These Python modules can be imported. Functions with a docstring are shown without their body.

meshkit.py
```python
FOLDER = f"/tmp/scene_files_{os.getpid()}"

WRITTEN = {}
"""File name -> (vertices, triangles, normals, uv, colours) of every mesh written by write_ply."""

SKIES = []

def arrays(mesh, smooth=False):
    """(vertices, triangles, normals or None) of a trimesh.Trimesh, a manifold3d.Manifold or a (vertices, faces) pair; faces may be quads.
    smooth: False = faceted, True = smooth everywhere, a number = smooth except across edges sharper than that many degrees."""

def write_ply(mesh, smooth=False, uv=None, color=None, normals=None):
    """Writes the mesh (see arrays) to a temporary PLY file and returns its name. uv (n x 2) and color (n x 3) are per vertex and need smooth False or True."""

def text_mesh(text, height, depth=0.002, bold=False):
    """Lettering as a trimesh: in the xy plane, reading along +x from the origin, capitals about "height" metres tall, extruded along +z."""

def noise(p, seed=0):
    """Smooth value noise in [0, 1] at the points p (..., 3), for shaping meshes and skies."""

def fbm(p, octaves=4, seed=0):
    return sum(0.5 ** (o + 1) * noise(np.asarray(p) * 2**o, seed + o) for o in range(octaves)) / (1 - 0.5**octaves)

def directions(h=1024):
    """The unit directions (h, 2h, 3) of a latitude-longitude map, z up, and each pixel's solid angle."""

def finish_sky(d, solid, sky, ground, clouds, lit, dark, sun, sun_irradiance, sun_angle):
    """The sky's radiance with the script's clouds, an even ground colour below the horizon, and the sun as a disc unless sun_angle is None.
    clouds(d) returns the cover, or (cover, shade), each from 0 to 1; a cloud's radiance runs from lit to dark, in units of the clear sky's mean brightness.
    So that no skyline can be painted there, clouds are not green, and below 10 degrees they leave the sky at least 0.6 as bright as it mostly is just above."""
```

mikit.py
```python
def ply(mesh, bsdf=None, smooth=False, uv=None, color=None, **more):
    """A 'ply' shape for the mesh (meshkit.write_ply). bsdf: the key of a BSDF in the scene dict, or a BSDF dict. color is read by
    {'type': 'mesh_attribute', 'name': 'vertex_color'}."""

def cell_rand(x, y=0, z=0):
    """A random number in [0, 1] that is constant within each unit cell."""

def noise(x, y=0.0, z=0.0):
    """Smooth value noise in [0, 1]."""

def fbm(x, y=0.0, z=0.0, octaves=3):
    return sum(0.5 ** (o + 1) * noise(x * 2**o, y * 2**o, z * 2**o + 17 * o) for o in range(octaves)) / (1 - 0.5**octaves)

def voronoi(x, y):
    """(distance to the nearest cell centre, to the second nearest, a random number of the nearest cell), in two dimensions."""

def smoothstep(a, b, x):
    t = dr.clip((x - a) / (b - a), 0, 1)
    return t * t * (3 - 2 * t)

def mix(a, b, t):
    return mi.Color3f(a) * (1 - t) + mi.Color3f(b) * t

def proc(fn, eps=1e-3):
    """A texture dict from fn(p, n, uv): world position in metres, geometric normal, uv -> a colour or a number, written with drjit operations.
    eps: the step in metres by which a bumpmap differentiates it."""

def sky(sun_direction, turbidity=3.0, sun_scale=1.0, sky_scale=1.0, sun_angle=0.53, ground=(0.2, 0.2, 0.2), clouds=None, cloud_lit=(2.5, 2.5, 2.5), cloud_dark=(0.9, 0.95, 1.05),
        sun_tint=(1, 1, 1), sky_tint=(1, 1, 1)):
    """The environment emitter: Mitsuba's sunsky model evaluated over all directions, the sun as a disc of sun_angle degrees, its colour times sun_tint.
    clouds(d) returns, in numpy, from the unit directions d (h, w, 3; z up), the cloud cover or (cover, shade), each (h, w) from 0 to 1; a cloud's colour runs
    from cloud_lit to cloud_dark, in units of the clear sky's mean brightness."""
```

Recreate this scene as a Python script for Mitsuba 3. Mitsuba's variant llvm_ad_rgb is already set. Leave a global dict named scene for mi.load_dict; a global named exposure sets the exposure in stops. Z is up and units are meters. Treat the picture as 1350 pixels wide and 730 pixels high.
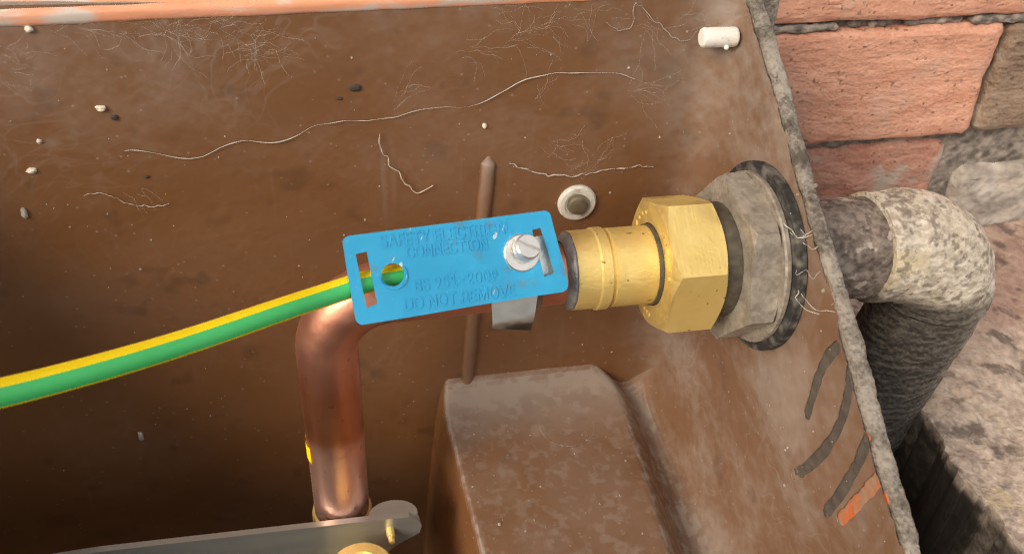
import math, random
import numpy as np
import trimesh
import shapely.geometry as sg
import shapely.affinity as sa
import shapely.ops as so
import manifold3d as m3
import drjit as dr
import mitsuba as mi
import mikit, meshkit
from mikit import proc, noise, fbm, voronoi, smoothstep, mix

# ------------------------------------------------------------------ camera, sky, exposure
F = 1168.0 / 1350.0                        # focal length in picture widths
_N = np.array([-100, 1613, 1168.0]); _N /= np.linalg.norm(_N)          # straight down, in camera axes
_s = -0.08
_X = np.array([1, _s, -(_N[0] + _N[1] * _s) / _N[2]]); _X /= np.linalg.norm(_X)
_Y = np.cross(_X, _N); _Y *= np.sign(_Y[2]); _Y /= np.linalg.norm(_Y)
R = np.stack([_X, _Y, -_N])                # camera axes (right, down, forward) -> world
CAM = np.array([-0.03965819, -0.24639251, 0.17647058])
fwd, upv = R @ [0, 0, 1.0], R @ [0, -1.0, 0]
T = mi.ScalarTransform4f
scene, labels = {'type': 'scene'}, {}
scene['camera'] = {'type': 'thinlens', 'fov': math.degrees(2 * math.atan(0.5 / F)), 'fov_axis': 'x',
                   'to_world': T().look_at(origin=CAM.tolist(), target=(CAM + fwd).tolist(), up=upv.tolist()),
                   'near_clip': 0.01, 'far_clip': 300.0, 'aperture_radius': 0.0008, 'focus_distance': 0.312}
scene['sky'] = mikit.sky((-0.68, -0.52, 0.50), turbidity=3, sun_scale=0.44, sky_scale=0.62, sun_tint=(0.93, 1.0, 1.16), sun_angle=28, clouds=lambda d: 1.0)
exposure = 2.72

rng = np.random.default_rng(7)
random.seed(7)

def ray(u, v):
    return R @ np.array([(u - 675) / 1168.0, (v - 365) / 1168.0, 1.0])
def at(u, v, axis, value):                 # where the sight line through a photo pixel meets the plane coordinate[axis] = value
    r = ray(u, v)
    return CAM + r * (value - CAM[axis]) / r[axis]

# ------------------------------------------------------------------ materials
def lin(r, g, b):
    return [((c / 255 + 0.055) / 1.055) ** 2.4 if c > 10 else c / 255 / 12.92 for c in (r, g, b)]
def rgb(c):
    return {'type': 'rgb', 'value': list(map(float, c))}
def mat(key, color, rough=0.5, metal=0.0, bump=None, scale=1.0, eps=2e-4, spec=0.5, **more):
    col = proc(color) if callable(color) else rgb(color)
    b = {'type': 'principled', 'base_color': col, 'roughness': proc(rough) if callable(rough) else rough,
         'metallic': proc(metal) if callable(metal) else metal, 'specular': spec, **more}
    if bump is not None:
        b = {'type': 'bumpmap', 'arbitrary': proc(bump, eps), 'scale': scale, 'bsdf': b}
    scene[key] = {'type': 'twosided', 'bsdf': b}
    return key

def ridge(x, y, z, lo, octaves=3):
    v = fbm(x, y, z, octaves)
    return smoothstep(lo, 1.0, 1 - dr.abs(2 * v - 1))

def plastic_dust(p, n):
    up = smoothstep(0.35, 0.95, n.z)
    big = fbm(p.x * 22, p.y * 22, p.z * 22, 4)
    fine = fbm(p.x * 260, p.y * 260, p.z * 260, 4)
    high = smoothstep(-0.02, 0.075, p.z)
    side = smoothstep(0.085, 0.115, p.x)
    film = smoothstep(0.36, 0.78, big * 0.75 + fine * 0.25) * (0.09 + 0.36 * high + 0.55 * side) * (1 - 0.6 * up) + 0.16 * side + 0.11 * up + up * (1 - smoothstep(0.90, 0.995, n.z)) * (0.15 + 0.6 * smoothstep(0.4, 0.65, fine)) + up * 0.20 * smoothstep(0.48, 0.66, fine)
    w2 = fbm(p.x * 14 + 40, p.y * 14, p.z * 14, 3)
    wx, wz = p.x + 0.055 * w2, p.z + 0.055 * big
    web = (ridge(wx * 30 + wz * 14, p.y * 30, wz * 70 - wx * 22, 0.93, 4) + ridge(wx * 80 - wz * 60, p.y * 60, wz * 34 + wx * 44, 0.95, 3)) * smoothstep(0.44, 0.68, w2) * (0.03 + 0.14 * high + 0.14 * side)
    streak = smoothstep(0.60, 0.85, fbm(p.x * 260, p.y * 260, p.z * 18, 2)) * smoothstep(0.5, 0.8, fbm(p.x * 30, p.y * 30, p.z * 14, 2)) * (0.12 + 0.22 * side)
    d1, d2, rr = voronoi(dr.select(dr.abs(n.x) > 0.6, p.y, p.x) * 330, dr.select(n.z > 0.6, p.y, p.z) * 330)
    speck = smoothstep(0.22, 0.08, d1) * smoothstep(0.93, 0.99, rr) * 0.4
    top = up * (0.02 + 0.13 * smoothstep(0.3, 0.7, fbm(p.x * 60, p.y * 60, p.z * 60, 4)))
    back = up * smoothstep(0.018, 0.055, p.y) * 0.55
    proud = smoothstep(0.0596, 0.0585, p.y) * smoothstep(0.030, 0.026, p.x) * smoothstep(0.008, 0.012, p.x) * smoothstep(-0.114, -0.110, p.z)
    return dr.clip(0.012 + 0.06 * high + proud * (0.14 + 0.35 * smoothstep(-0.02, 0.012, p.z)) + film + web + streak + speck + top + back, 0, 0.92)
def plastic_color(p, n, uv):
    g = 0.5 + 0.6 * (fbm(p.x * 26, p.y * 26, p.z * 34, 4) - 0.5)
    base = mix(mi.Color3f(0.122, 0.051, 0.0175), mi.Color3f(0.182, 0.081, 0.030), g)
    stain = smoothstep(0.62, 0.80, fbm(p.x * 75 + 9, p.y * 75, p.z * 75, 3))
    base = mix(base, mi.Color3f(0.060, 0.028, 0.012), stain * 0.4)
    return mix(base, mi.Color3f(0.30, 0.245, 0.210), plastic_dust(p, n))
def plastic_rough(p, n, uv):
    return 0.36 + 0.5 * plastic_dust(p, n) + 0.12 * fbm(p.x * 80, p.y * 80, p.z * 80, 2)
def plastic_bump(p, n, uv):
    return 0.6 * fbm(p.x * 35, p.y * 35, p.z * 35, 2) + 0.25 * fbm(p.x * 420, p.y * 420, p.z * 420, 2)
mat('brown_plastic', plastic_color, plastic_rough, bump=plastic_bump, scale=0.0007)
mat('lid_plastic', lambda p, n, uv: mix(mi.Color3f(0.05, 0.02, 0.009), mi.Color3f(0.09, 0.036, 0.016), fbm(p.x * 40, p.y * 40, p.z * 40, 3)), 0.5)

def crust_color(p, n, uv):
    a = 0.65 * fbm(p.x * 130, p.y * 130, p.z * 130, 4) + 0.35 * fbm(p.x * 1100, p.y * 1100, p.z * 1100, 3)
    c = mix(mi.Color3f(0.085, 0.073, 0.060), mi.Color3f(0.31, 0.28, 0.245), smoothstep(0.30, 0.68, a))
    o = smoothstep(0.685, 0.72, fbm(p.x * 70 + 2.3, p.y * 70, p.z * 70, 3))
    return mix(c, mi.Color3f(0.62, 0.17, 0.05), o)
mat('grey_crust', crust_color, 0.9, bump=lambda p, n, uv: fbm(p.x * 500, p.y * 500, p.z * 500, 3), scale=0.0015)
def rim_color(p, n, uv):
    a = fbm(p.x * 60, p.y * 160, p.z * 160, 4)
    left = smoothstep(-0.02, -0.16, p.x)
    c = mix(mi.Color3f(0.70, 0.27, 0.13), mi.Color3f(0.78, 0.42, 0.28), a)
    return mix(c, mi.Color3f(0.55, 0.50, 0.46), dr.clip(smoothstep(0.45, 0.62, a + 0.30 * smoothstep(-0.10, -0.15, p.x) + 0.10 * smoothstep(-0.03, 0.01, p.x) - 0.12) * 0.95, 0, 1))
mat('faded_orange', rim_color, 0.85)
mat('slot_dirt', lambda p, n, uv: mix(mi.Color3f(0.045, 0.039, 0.033), mi.Color3f(0.13, 0.11, 0.092), fbm(p.x * 350, p.y * 350, p.z * 350, 4)), 0.95,
    bump=lambda p, n, uv: fbm(p.x * 700, p.y * 700, p.z * 700, 3), scale=0.001)
mat('orange_plastic', lambda p, n, uv: mix(mi.Color3f(0.50, 0.13, 0.04), mi.Color3f(0.34, 0.20, 0.13), smoothstep(0.3, 0.65, fbm(p.x * 260, p.y * 260, p.z * 260, 4))), 0.7)

def copper_color(p, n, uv):
    a = fbm(p.x * 90, p.y * 90, p.z * 90, 4)
    low = smoothstep(-0.066, -0.082, p.z + 0.016 * (a - 0.5))                   # the scrubbed length above the fitting
    mid = smoothstep(-0.030, -0.050, p.z + 0.02 * (a - 0.5)) * (1 - low)            # tarnished length
    c = mix(mi.Color3f(0.82, 0.40, 0.275), mi.Color3f(0.68, 0.29, 0.18), a)
    c = mix(c, mi.Color3f(0.56, 0.205, 0.085), mid * (0.65 + 0.35 * a))
    c = mix(c, mi.Color3f(0.96, 0.56, 0.45), low)
    sp = smoothstep(0.76, 0.84, fbm(p.x * 520, p.y * 520, p.z * 260, 2))
    c = mix(c, mi.Color3f(0.20, 0.09, 0.05), sp * 0.4)
    foot = smoothstep(-0.1085, -0.1130, p.z + 0.003 * (a - 0.5)) * smoothstep(0.35, 0.6, fbm(p.x * 300, p.y * 300, p.z * 300, 2))
    return mix(c, mi.Color3f(0.20, 0.17, 0.14), foot * 0.8)
def copper_mid(p):
    return smoothstep(-0.025, -0.045, p.z) * smoothstep(-0.084, -0.066, p.z)
mat('copper', copper_color, lambda p, n, uv: 0.35 + 0.16 * fbm(p.x * 130, p.y * 130, p.z * 130, 3) - 0.10 * copper_mid(p) - 0.05 * smoothstep(-0.070, -0.080, p.z), 0.90,
    bump=lambda p, n, uv: fbm(p.x * 200, p.y * 200, p.z * 200, 3), scale=0.00020)
def brass_color(p, n, uv):
    a = fbm(p.x * 150, p.y * 150, p.z * 150, 3)
    c = mix(mi.Color3f(0.80, 0.58, 0.180), mi.Color3f(0.90, 0.70, 0.27), a)
    sp = smoothstep(0.80, 0.86, fbm(p.x * 480 + 4, p.y * 480, p.z * 480, 2))
    tar = smoothstep(0.60, 0.78, fbm(p.x * 55, p.y * 55 + 3, p.z * 55, 3))
    grime = smoothstep(0.0735, 0.0715, p.x) * smoothstep(0.0700, 0.0712, p.x) * smoothstep(0.35, 0.6, a)
    c = mix(c, mi.Color3f(0.52, 0.36, 0.13), dr.clip(tar * 0.7 + grime * 0.5, 0, 1))
    return mix(c, mi.Color3f(0.15, 0.10, 0.05), sp * 0.7)
def brass_bump(p, n, uv):
    return fbm(p.x * 900, p.y * 900, p.z * 900, 2) + 1.2 * fbm(p.x * 170, p.y * 170, p.z * 170, 2) + 0.6 * fbm(p.x * 2200, p.y * 120, p.z * 120, 1)
mat('brass', brass_color, lambda p, n, uv: 0.40 + 0.14 * fbm(p.x * 100, p.y * 100, p.z * 100, 2), 0.62, bump=brass_bump, scale=0.00018)
mat('solder', lambda p, n, uv: mix(mi.Color3f(0.22, 0.22, 0.23), mi.Color3f(0.42, 0.42, 0.43), fbm(p.x * 500, p.y * 500, p.z * 500, 3)), 0.5, 0.6,
    bump=lambda p, n, uv: fbm(p.x * 600, p.y * 600, p.z * 600, 2), scale=0.0006)
def backnut_color(p, n, uv):
    a = fbm(p.x * 170, p.y * 170, p.z * 170, 4)
    c = mix(mi.Color3f(0.24, 0.21, 0.175), mi.Color3f(0.41, 0.37, 0.31), smoothstep(0.28, 0.70, 0.6 * a + 0.4 * fbm(p.x * 700, p.y * 700, p.z * 700, 3)))
    return mix(c, mi.Color3f(0.09, 0.08, 0.065), smoothstep(0.62, 0.75, fbm(p.x * 260, p.y * 260 + 5, p.z * 260, 3)) * 0.3)
mat('dusty_metal', backnut_color, 0.55, 0.35, bump=lambda p, n, uv: fbm(p.x * 500, p.y * 500, p.z * 500, 3), scale=0.0005)
mat('rubber', lambda p, n, uv: mix(mi.Color3f(0.022, 0.022, 0.021), mi.Color3f(0.16, 0.15, 0.135), smoothstep(0.35, 0.8, fbm(p.x * 260, p.y * 260, p.z * 260, 4))), 0.8,
    bump=lambda p, n, uv: fbm(p.x * 600, p.y * 600, p.z * 600, 2), scale=0.0004)
mat('thread_dark', lambda p, n, uv: mix(mi.Color3f(0.05, 0.045, 0.035), mi.Color3f(0.14, 0.12, 0.09), fbm(p.x * 400, p.y * 400, p.z * 400, 2)), 0.6, 0.3)
def foil_color(p, n, uv):
    a = fbm(p.x * 120, p.y * 120, p.z * 120, 4)
    c = mix(mi.Color3f(0.015, 0.275, 0.530), mi.Color3f(0.024, 0.325, 0.590), a)
    scr = smoothstep(0.80, 0.88, noise(p.x * 1400 - p.z * 900, p.y * 200, p.z * 260 + p.x * 190)) * smoothstep(0.55, 0.7, fbm(p.x * 90, p.y * 90, p.z * 90 + 3, 2))
    c = mix(c, mi.Color3f(0.55, 0.66, 0.72), scr * 0.75)
    return mix(c, mi.Color3f(0.10, 0.17, 0.20), smoothstep(0.60, 0.80, fbm(p.x * 210 + 2, p.y * 210, p.z * 210, 4)) * 0.45)
mat('blue_foil', foil_color, lambda p, n, uv: 0.30 + 0.2 * fbm(p.x * 200, p.y * 200, p.z * 200, 3), 0.0,
    bump=lambda p, n, uv: fbm(p.x * 120, p.y * 120, p.z * 120, 4), scale=0.0005)
mat('cable_green', lambda p, n, uv: mix(mi.Color3f(0.052, 0.50, 0.135), mi.Color3f(0.062, 0.56, 0.165), fbm(p.x * 90, p.y * 90, p.z * 90, 3)), 0.38)
mat('cable_yellow', lambda p, n, uv: mix(mi.Color3f(0.90, 0.68, 0.008), mi.Color3f(0.94, 0.75, 0.012), fbm(p.x * 90, p.y * 90, p.z * 90, 3)), 0.38)
mat('tin_steel', lambda p, n, uv: mix(mi.Color3f(0.30, 0.275, 0.24), mi.Color3f(0.44, 0.415, 0.37), fbm(p.x * 300, p.y * 300, p.z * 300, 3)), 0.26, 1.0,
    bump=lambda p, n, uv: fbm(p.x * 300, p.y * 300, p.z * 300, 2), scale=0.0002)
mat('bright_zinc', lambda p, n, uv: mix(mi.Color3f(0.74, 0.72, 0.68), mi.Color3f(0.86, 0.85, 0.83), fbm(p.x * 500, p.y * 500, p.z * 500, 3)), 0.34, 0.85,
    bump=lambda p, n, uv: fbm(p.x * 900, p.y * 900, p.z * 900, 2), scale=0.00015)
mat('zinc_plate', lambda p, n, uv: mix(mi.Color3f(0.46, 0.47, 0.45), mi.Color3f(0.60, 0.61, 0.58), fbm(p.x * 40, p.y * 200, p.z * 200, 3)), 0.27, 0.78,
    bump=lambda p, n, uv: fbm(p.x * 60, p.y * 300, p.z * 300, 2), scale=0.0001)
mat('white_nylon', lambda p, n, uv: mix(mi.Color3f(0.74, 0.73, 0.70), mi.Color3f(0.50, 0.47, 0.42), smoothstep(0.62, 0.8, fbm(p.x * 300, p.y * 300, p.z * 300, 3))), 0.45)
mat('grey_nylon', lambda p, n, uv: mix(mi.Color3f(0.58, 0.56, 0.52), mi.Color3f(0.36, 0.33, 0.28), smoothstep(0.5, 0.8, fbm(p.x * 300, p.y * 300, p.z * 300, 3))), 0.55)
mat('old_screw', lambda p, n, uv: mix(mi.Color3f(0.22, 0.19, 0.14), mi.Color3f(0.42, 0.38, 0.29), fbm(p.x * 400, p.y * 400, p.z * 400, 3)), 0.42, 0.8)
mat('yellow_label', [0.85, 0.66, 0.01], 0.5)

def brick_maker(dark, light, grey, off):
    def col(p, n, uv):
        a = fbm(p.x * 35 + off, p.y * 60, p.z * 90, 4)
        b = 0.5 * fbm(p.x * 150 + off, p.y * 260, p.z * 520, 4) + 0.5 * fbm(p.x * 800 + off, p.y * 800, p.z * 900, 3)
        c = mix(mi.Color3f(*dark), mi.Color3f(*light), smoothstep(0.25, 0.75, 0.4 * a + 0.6 * b))
        c = mix(c, mi.Color3f(0.06, 0.035, 0.028), smoothstep(0.72, 0.80, fbm(p.x * 420, p.y * 420, p.z * 420 + off, 2)) * 0.6)
        g = smoothstep(0.52, 0.72, fbm(p.x * 60 + off * 2, p.y * 60, p.z * 60, 4)) * grey
        return mix(c, mi.Color3f(0.42, 0.36, 0.31), g)
    return col
bump_brick = lambda p, n, uv: 0.6 * fbm(p.x * 160, p.y * 300, p.z * 420, 4) + 0.4 * fbm(p.x * 900, p.y * 900, p.z * 900, 2)
mat('brick_red', brick_maker((0.45, 0.200, 0.130), (0.68, 0.390, 0.285), 0.20, 0.0), 0.9, bump=bump_brick, scale=0.0016)
mat('brick_pale', brick_maker((0.32, 0.135, 0.095), (0.54, 0.310, 0.235), 0.85, 5.0), 0.92, bump=bump_brick, scale=0.0022)
mat('brick_brown', brick_maker((0.16, 0.105, 0.075), (0.34, 0.25, 0.185), 0.8, 11.0), 0.92, bump=bump_brick, scale=0.0022)
mat('mortar', lambda p, n, uv: mix(mi.Color3f(0.10, 0.085, 0.075), mi.Color3f(0.33, 0.29, 0.255), smoothstep(0.25, 0.75, fbm(p.x * 240, p.y * 240, p.z * 240, 4))), 0.95,
    bump=lambda p, n, uv: fbm(p.x * 300, p.y * 300, p.z * 300, 4), scale=0.003)
def far_brick(p, n, uv):
    row = dr.floor((p.z - 0.05) / 0.0625)
    x = p.x + 0.1125 * (row - 2 * dr.floor(row / 2))
    fx, fz = x / 0.225 - dr.floor(x / 0.225), (p.z - 0.05) / 0.0625 - row
    r = mikit.cell_rand(dr.floor(x / 0.225), row)
    joint = dr.maximum(smoothstep(0.972, 0.982, fx), smoothstep(0.90, 0.93, fz))
    c = mix(mi.Color3f(0.27, 0.075, 0.04), mi.Color3f(0.43, 0.16, 0.10), 0.6 * r + 0.4 * fbm(p.x * 60, p.y * 60, p.z * 60, 3))
    return mix(c, mi.Color3f(0.26, 0.23, 0.20), joint)
mat('far_brickwork', far_brick, 0.92)
def ground_color(p, n, uv):
    a = fbm(p.x * 30, p.y * 30, p.z * 30, 4)
    b = fbm(p.x * 190, p.y * 190, p.z * 190, 4)
    d = fbm(p.x * 620, p.y * 620, p.z * 620, 3)
    c = mix(mi.Color3f(0.22, 0.175, 0.145), mi.Color3f(0.62, 0.530, 0.45), smoothstep(0.25, 0.75, 0.3 * a + 0.4 * b + 0.3 * d))
    red = smoothstep(0.012, 0.05, p.y + 0.05 * (a - 0.5)) * smoothstep(0.235, 0.27, p.x)
    c = mix(c, mix(mi.Color3f(0.26, 0.105, 0.075), mi.Color3f(0.46, 0.26, 0.20), b), red * 0.5)
    lich = smoothstep(0.58, 0.70, fbm(p.x * 60 + 7, p.y * 60, 0, 4)) * smoothstep(0.3, 0.6, b)
    c = mix(c, mi.Color3f(0.46, 0.38, 0.21), lich * 0.6)
    blk = smoothstep(0.56, 0.72, fbm(p.x * 130 + 1, p.y * 130 + 8, p.z * 60, 5))
    c = mix(c, mi.Color3f(0.07, 0.056, 0.048), blk * 0.7)
    c = mix(c, mi.Color3f(0.62, 0.57, 0.50), smoothstep(0.80, 0.92, noise(p.x * 520, p.y * 520, p.z * 520)) * 0.3)
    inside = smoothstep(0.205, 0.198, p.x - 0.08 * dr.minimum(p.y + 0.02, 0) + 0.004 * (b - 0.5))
    pit_shade = smoothstep(-0.081, -0.087, p.z) * inside                       # shade in the hole, painted near-black into the soil colour
    return mix(c, mi.Color3f(0.014, 0.011, 0.009), pit_shade * 0.97)
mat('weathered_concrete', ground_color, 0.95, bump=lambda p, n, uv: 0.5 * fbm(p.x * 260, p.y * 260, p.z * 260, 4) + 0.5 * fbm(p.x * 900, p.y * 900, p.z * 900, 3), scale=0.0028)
def wrap_color(p, n, uv):
    a = fbm(p.x * 70, p.y * 70, p.z * 70, 4)
    b = fbm(p.x * 260, p.y * 420, p.z * 420, 4)
    e = fbm(p.x * 900, p.y * 900, p.z * 900, 3)
    low = smoothstep(-0.016, -0.027, p.z + 0.007 * (a - 0.5))  # underside and lower leg: their shade is painted into the wrap colour
    c = mix(mi.Color3f(0.33, 0.285, 0.225), mi.Color3f(0.58, 0.535, 0.46), smoothstep(0.3, 0.7, 0.6 * b + 0.4 * e))
    c = mix(c, mi.Color3f(0.56, 0.47, 0.30), smoothstep(0.45, 0.6, fbm(p.x * 45 + 9, p.y * 45, p.z * 45, 3)) * 0.6 * smoothstep(0.196, 0.170, p.x))
    dirt = smoothstep(0.47, 0.62, 0.5 * fbm(p.x * 110 + 3, p.y * 110, p.z * 110, 5) + 0.5 * fbm(p.x * 520, p.y * 520, p.z * 520, 3))
    c = mix(c, mi.Color3f(0.12, 0.095, 0.075), dirt * 0.70)
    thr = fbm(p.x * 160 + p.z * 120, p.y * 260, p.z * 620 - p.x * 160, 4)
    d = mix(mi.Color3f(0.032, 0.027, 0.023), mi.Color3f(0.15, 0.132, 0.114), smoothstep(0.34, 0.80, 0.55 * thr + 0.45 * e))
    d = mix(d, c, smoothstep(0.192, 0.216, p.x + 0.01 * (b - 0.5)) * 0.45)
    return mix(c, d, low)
mat('old_wrap', wrap_color, 0.92, bump=lambda p, n, uv: 0.6 * fbm(p.x * 300, p.y * 420, p.z * 420, 4) + 0.4 * fbm(p.x * 160 + p.z * 120, p.y * 260, p.z * 700 - p.x * 160, 3), scale=0.0013)
def coat_color(p, n, uv):
    a = 0.5 * fbm(p.x * 130, p.y * 130, p.z * 130, 5) + 0.5 * fbm(p.x * 600, p.y * 600, p.z * 600, 3)
    c = mix(mi.Color3f(0.070, 0.053, 0.044), mi.Color3f(0.27, 0.225, 0.195), smoothstep(0.28, 0.72, a))
    flake = smoothstep(0.66, 0.72, fbm(p.x * 210 + 5, p.y * 210, p.z * 210, 3))
    return mix(c, mi.Color3f(0.50, 0.44, 0.38), flake * 0.6)
mat('pipe_coat', coat_color, 0.85, bump=lambda p, n, uv: fbm(p.x * 220, p.y * 220, p.z * 220, 5), scale=0.0022)
mat('web_silk', [0.46, 0.42, 0.38], 0.9)
mat('web_pale', [0.60, 0.57, 0.53], 0.9)
mat('straw', [0.55, 0.47, 0.38], 0.8)
mat('pale_grit', lambda p, n, uv: mix(mi.Color3f(0.30, 0.24, 0.17), mi.Color3f(0.70, 0.64, 0.53), smoothstep(0.3, 0.6, fbm(p.x * 700, p.y * 700, p.z * 700, 3))), 0.8)
mat('dark_grit', [0.05, 0.04, 0.035], 0.9)
mat('grey_grit', lambda p, n, uv: mix(mi.Color3f(0.20, 0.16, 0.13), mi.Color3f(0.50, 0.46, 0.41), noise(p.x * 300, p.y * 300, p.z * 300)), 0.9)

# ------------------------------------------------------------------ mesh helpers
def tm(m):
    a = m.to_mesh()
    return trimesh.Trimesh(a.vert_properties[:, :3], a.tri_verts, process=False)
def mani(m):
    return m3.Manifold(m3.Mesh(np.asarray(m.vertices, np.float32), np.asarray(m.faces, np.uint32)))
def cat(ms):
    return trimesh.util.concatenate(ms)
def put(key, mesh, material, smooth=30, **more):
    scene[key] = mikit.ply(mesh, material, smooth=smooth, **more)
    return key
def part(parent, name, mesh, material, smooth=30, label=None):
    key, k = f'{parent}__{name}', 0
    while key in scene:
        k += 1
        key = f'{parent}__{name}_{k:03d}'
    put(key, mesh, material, smooth)
    if label:
        labels[key] = {'label': label}
    return key
def say(key, label, category=None, group=None, kind=None):
    labels[key] = {'label': label}
    if category: labels[key]['category'] = category
    if group: labels[key]['group'] = group
    if kind: labels[key]['kind'] = kind
def frames(path, up=(0, 0, 1.0)):
    p = np.asarray(path, float)
    t = np.gradient(p, axis=0); t /= np.linalg.norm(t, axis=1, keepdims=True)
    up = np.asarray(up, float)
    b = np.cross(t, up); b /= np.linalg.norm(b, axis=1, keepdims=True) + 1e-12
    return p, t, b, np.cross(b, t)                      # b sideways, third: the up-like normal
def tube(path, r, sides=32, up=(0, 0, 1.0), a0=0.0, a1=2 * np.pi, caps=True):
    p, t, b, n = frames(path, up)
    r = np.broadcast_to(np.asarray(r, float), (len(p),))
    closed = abs(a1 - a0 - 2 * np.pi) < 1e-6
    ang = np.linspace(a0, a1, sides, endpoint=not closed)
    v = p[:, None] + r[:, None, None] * (np.cos(ang)[None, :, None] * n[:, None] + np.sin(ang)[None, :, None] * b[:, None])
    f = []
    m = sides if closed else sides - 1
    for i in range(len(p) - 1):
        for j in range(m):
            k = (j + 1) % sides
            f += [[i * sides + j, (i + 1) * sides + k, i * sides + k], [i * sides + j, (i + 1) * sides + j, (i + 1) * sides + k]]
    v = v.reshape(-1, 3)
    if caps and closed:
        c0, c1 = len(v), len(v) + 1
        v = np.vstack([v, p[:1], p[-1:]])
        for j in range(sides):
            k = (j + 1) % sides
            f += [[c0, j, k], [c1, (len(p) - 1) * sides + k, (len(p) - 1) * sides + j]]
    m = trimesh.Trimesh(v, f, process=False)
    if m.is_watertight and m.volume < 0:
        m.invert()
    return m
def spline(pts, n=80):
    from scipy.interpolate import CubicSpline
    p = np.asarray(pts, float)
    d = np.r_[0, np.cumsum(np.linalg.norm(np.diff(p, axis=0), axis=1))]
    return CubicSpline(d, p)(np.linspace(0, d[-1], n))
def lathe_x(profile, sections=96, z=-0.006, y=0.0):     # (x, r) turned about a line along x
    pr = np.asarray(profile, float)
    m = trimesh.creation.revolve(np.c_[pr[:, 1], pr[:, 0]], sections=sections)
    v = m.vertices.copy()
    m = trimesh.Trimesh(np.c_[v[:, 2], v[:, 0] + y, v[:, 1] + z], m.faces, process=False)
    if m.volume < 0: m.invert()
    return m
def lathe_z(profile, x, y, sections=64):                # (r, z)
    m = trimesh.creation.revolve(np.asarray(profile, float), sections=sections)
    m.apply_translation([x, y, 0])
    if m.volume < 0: m.invert()
    return m
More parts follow.
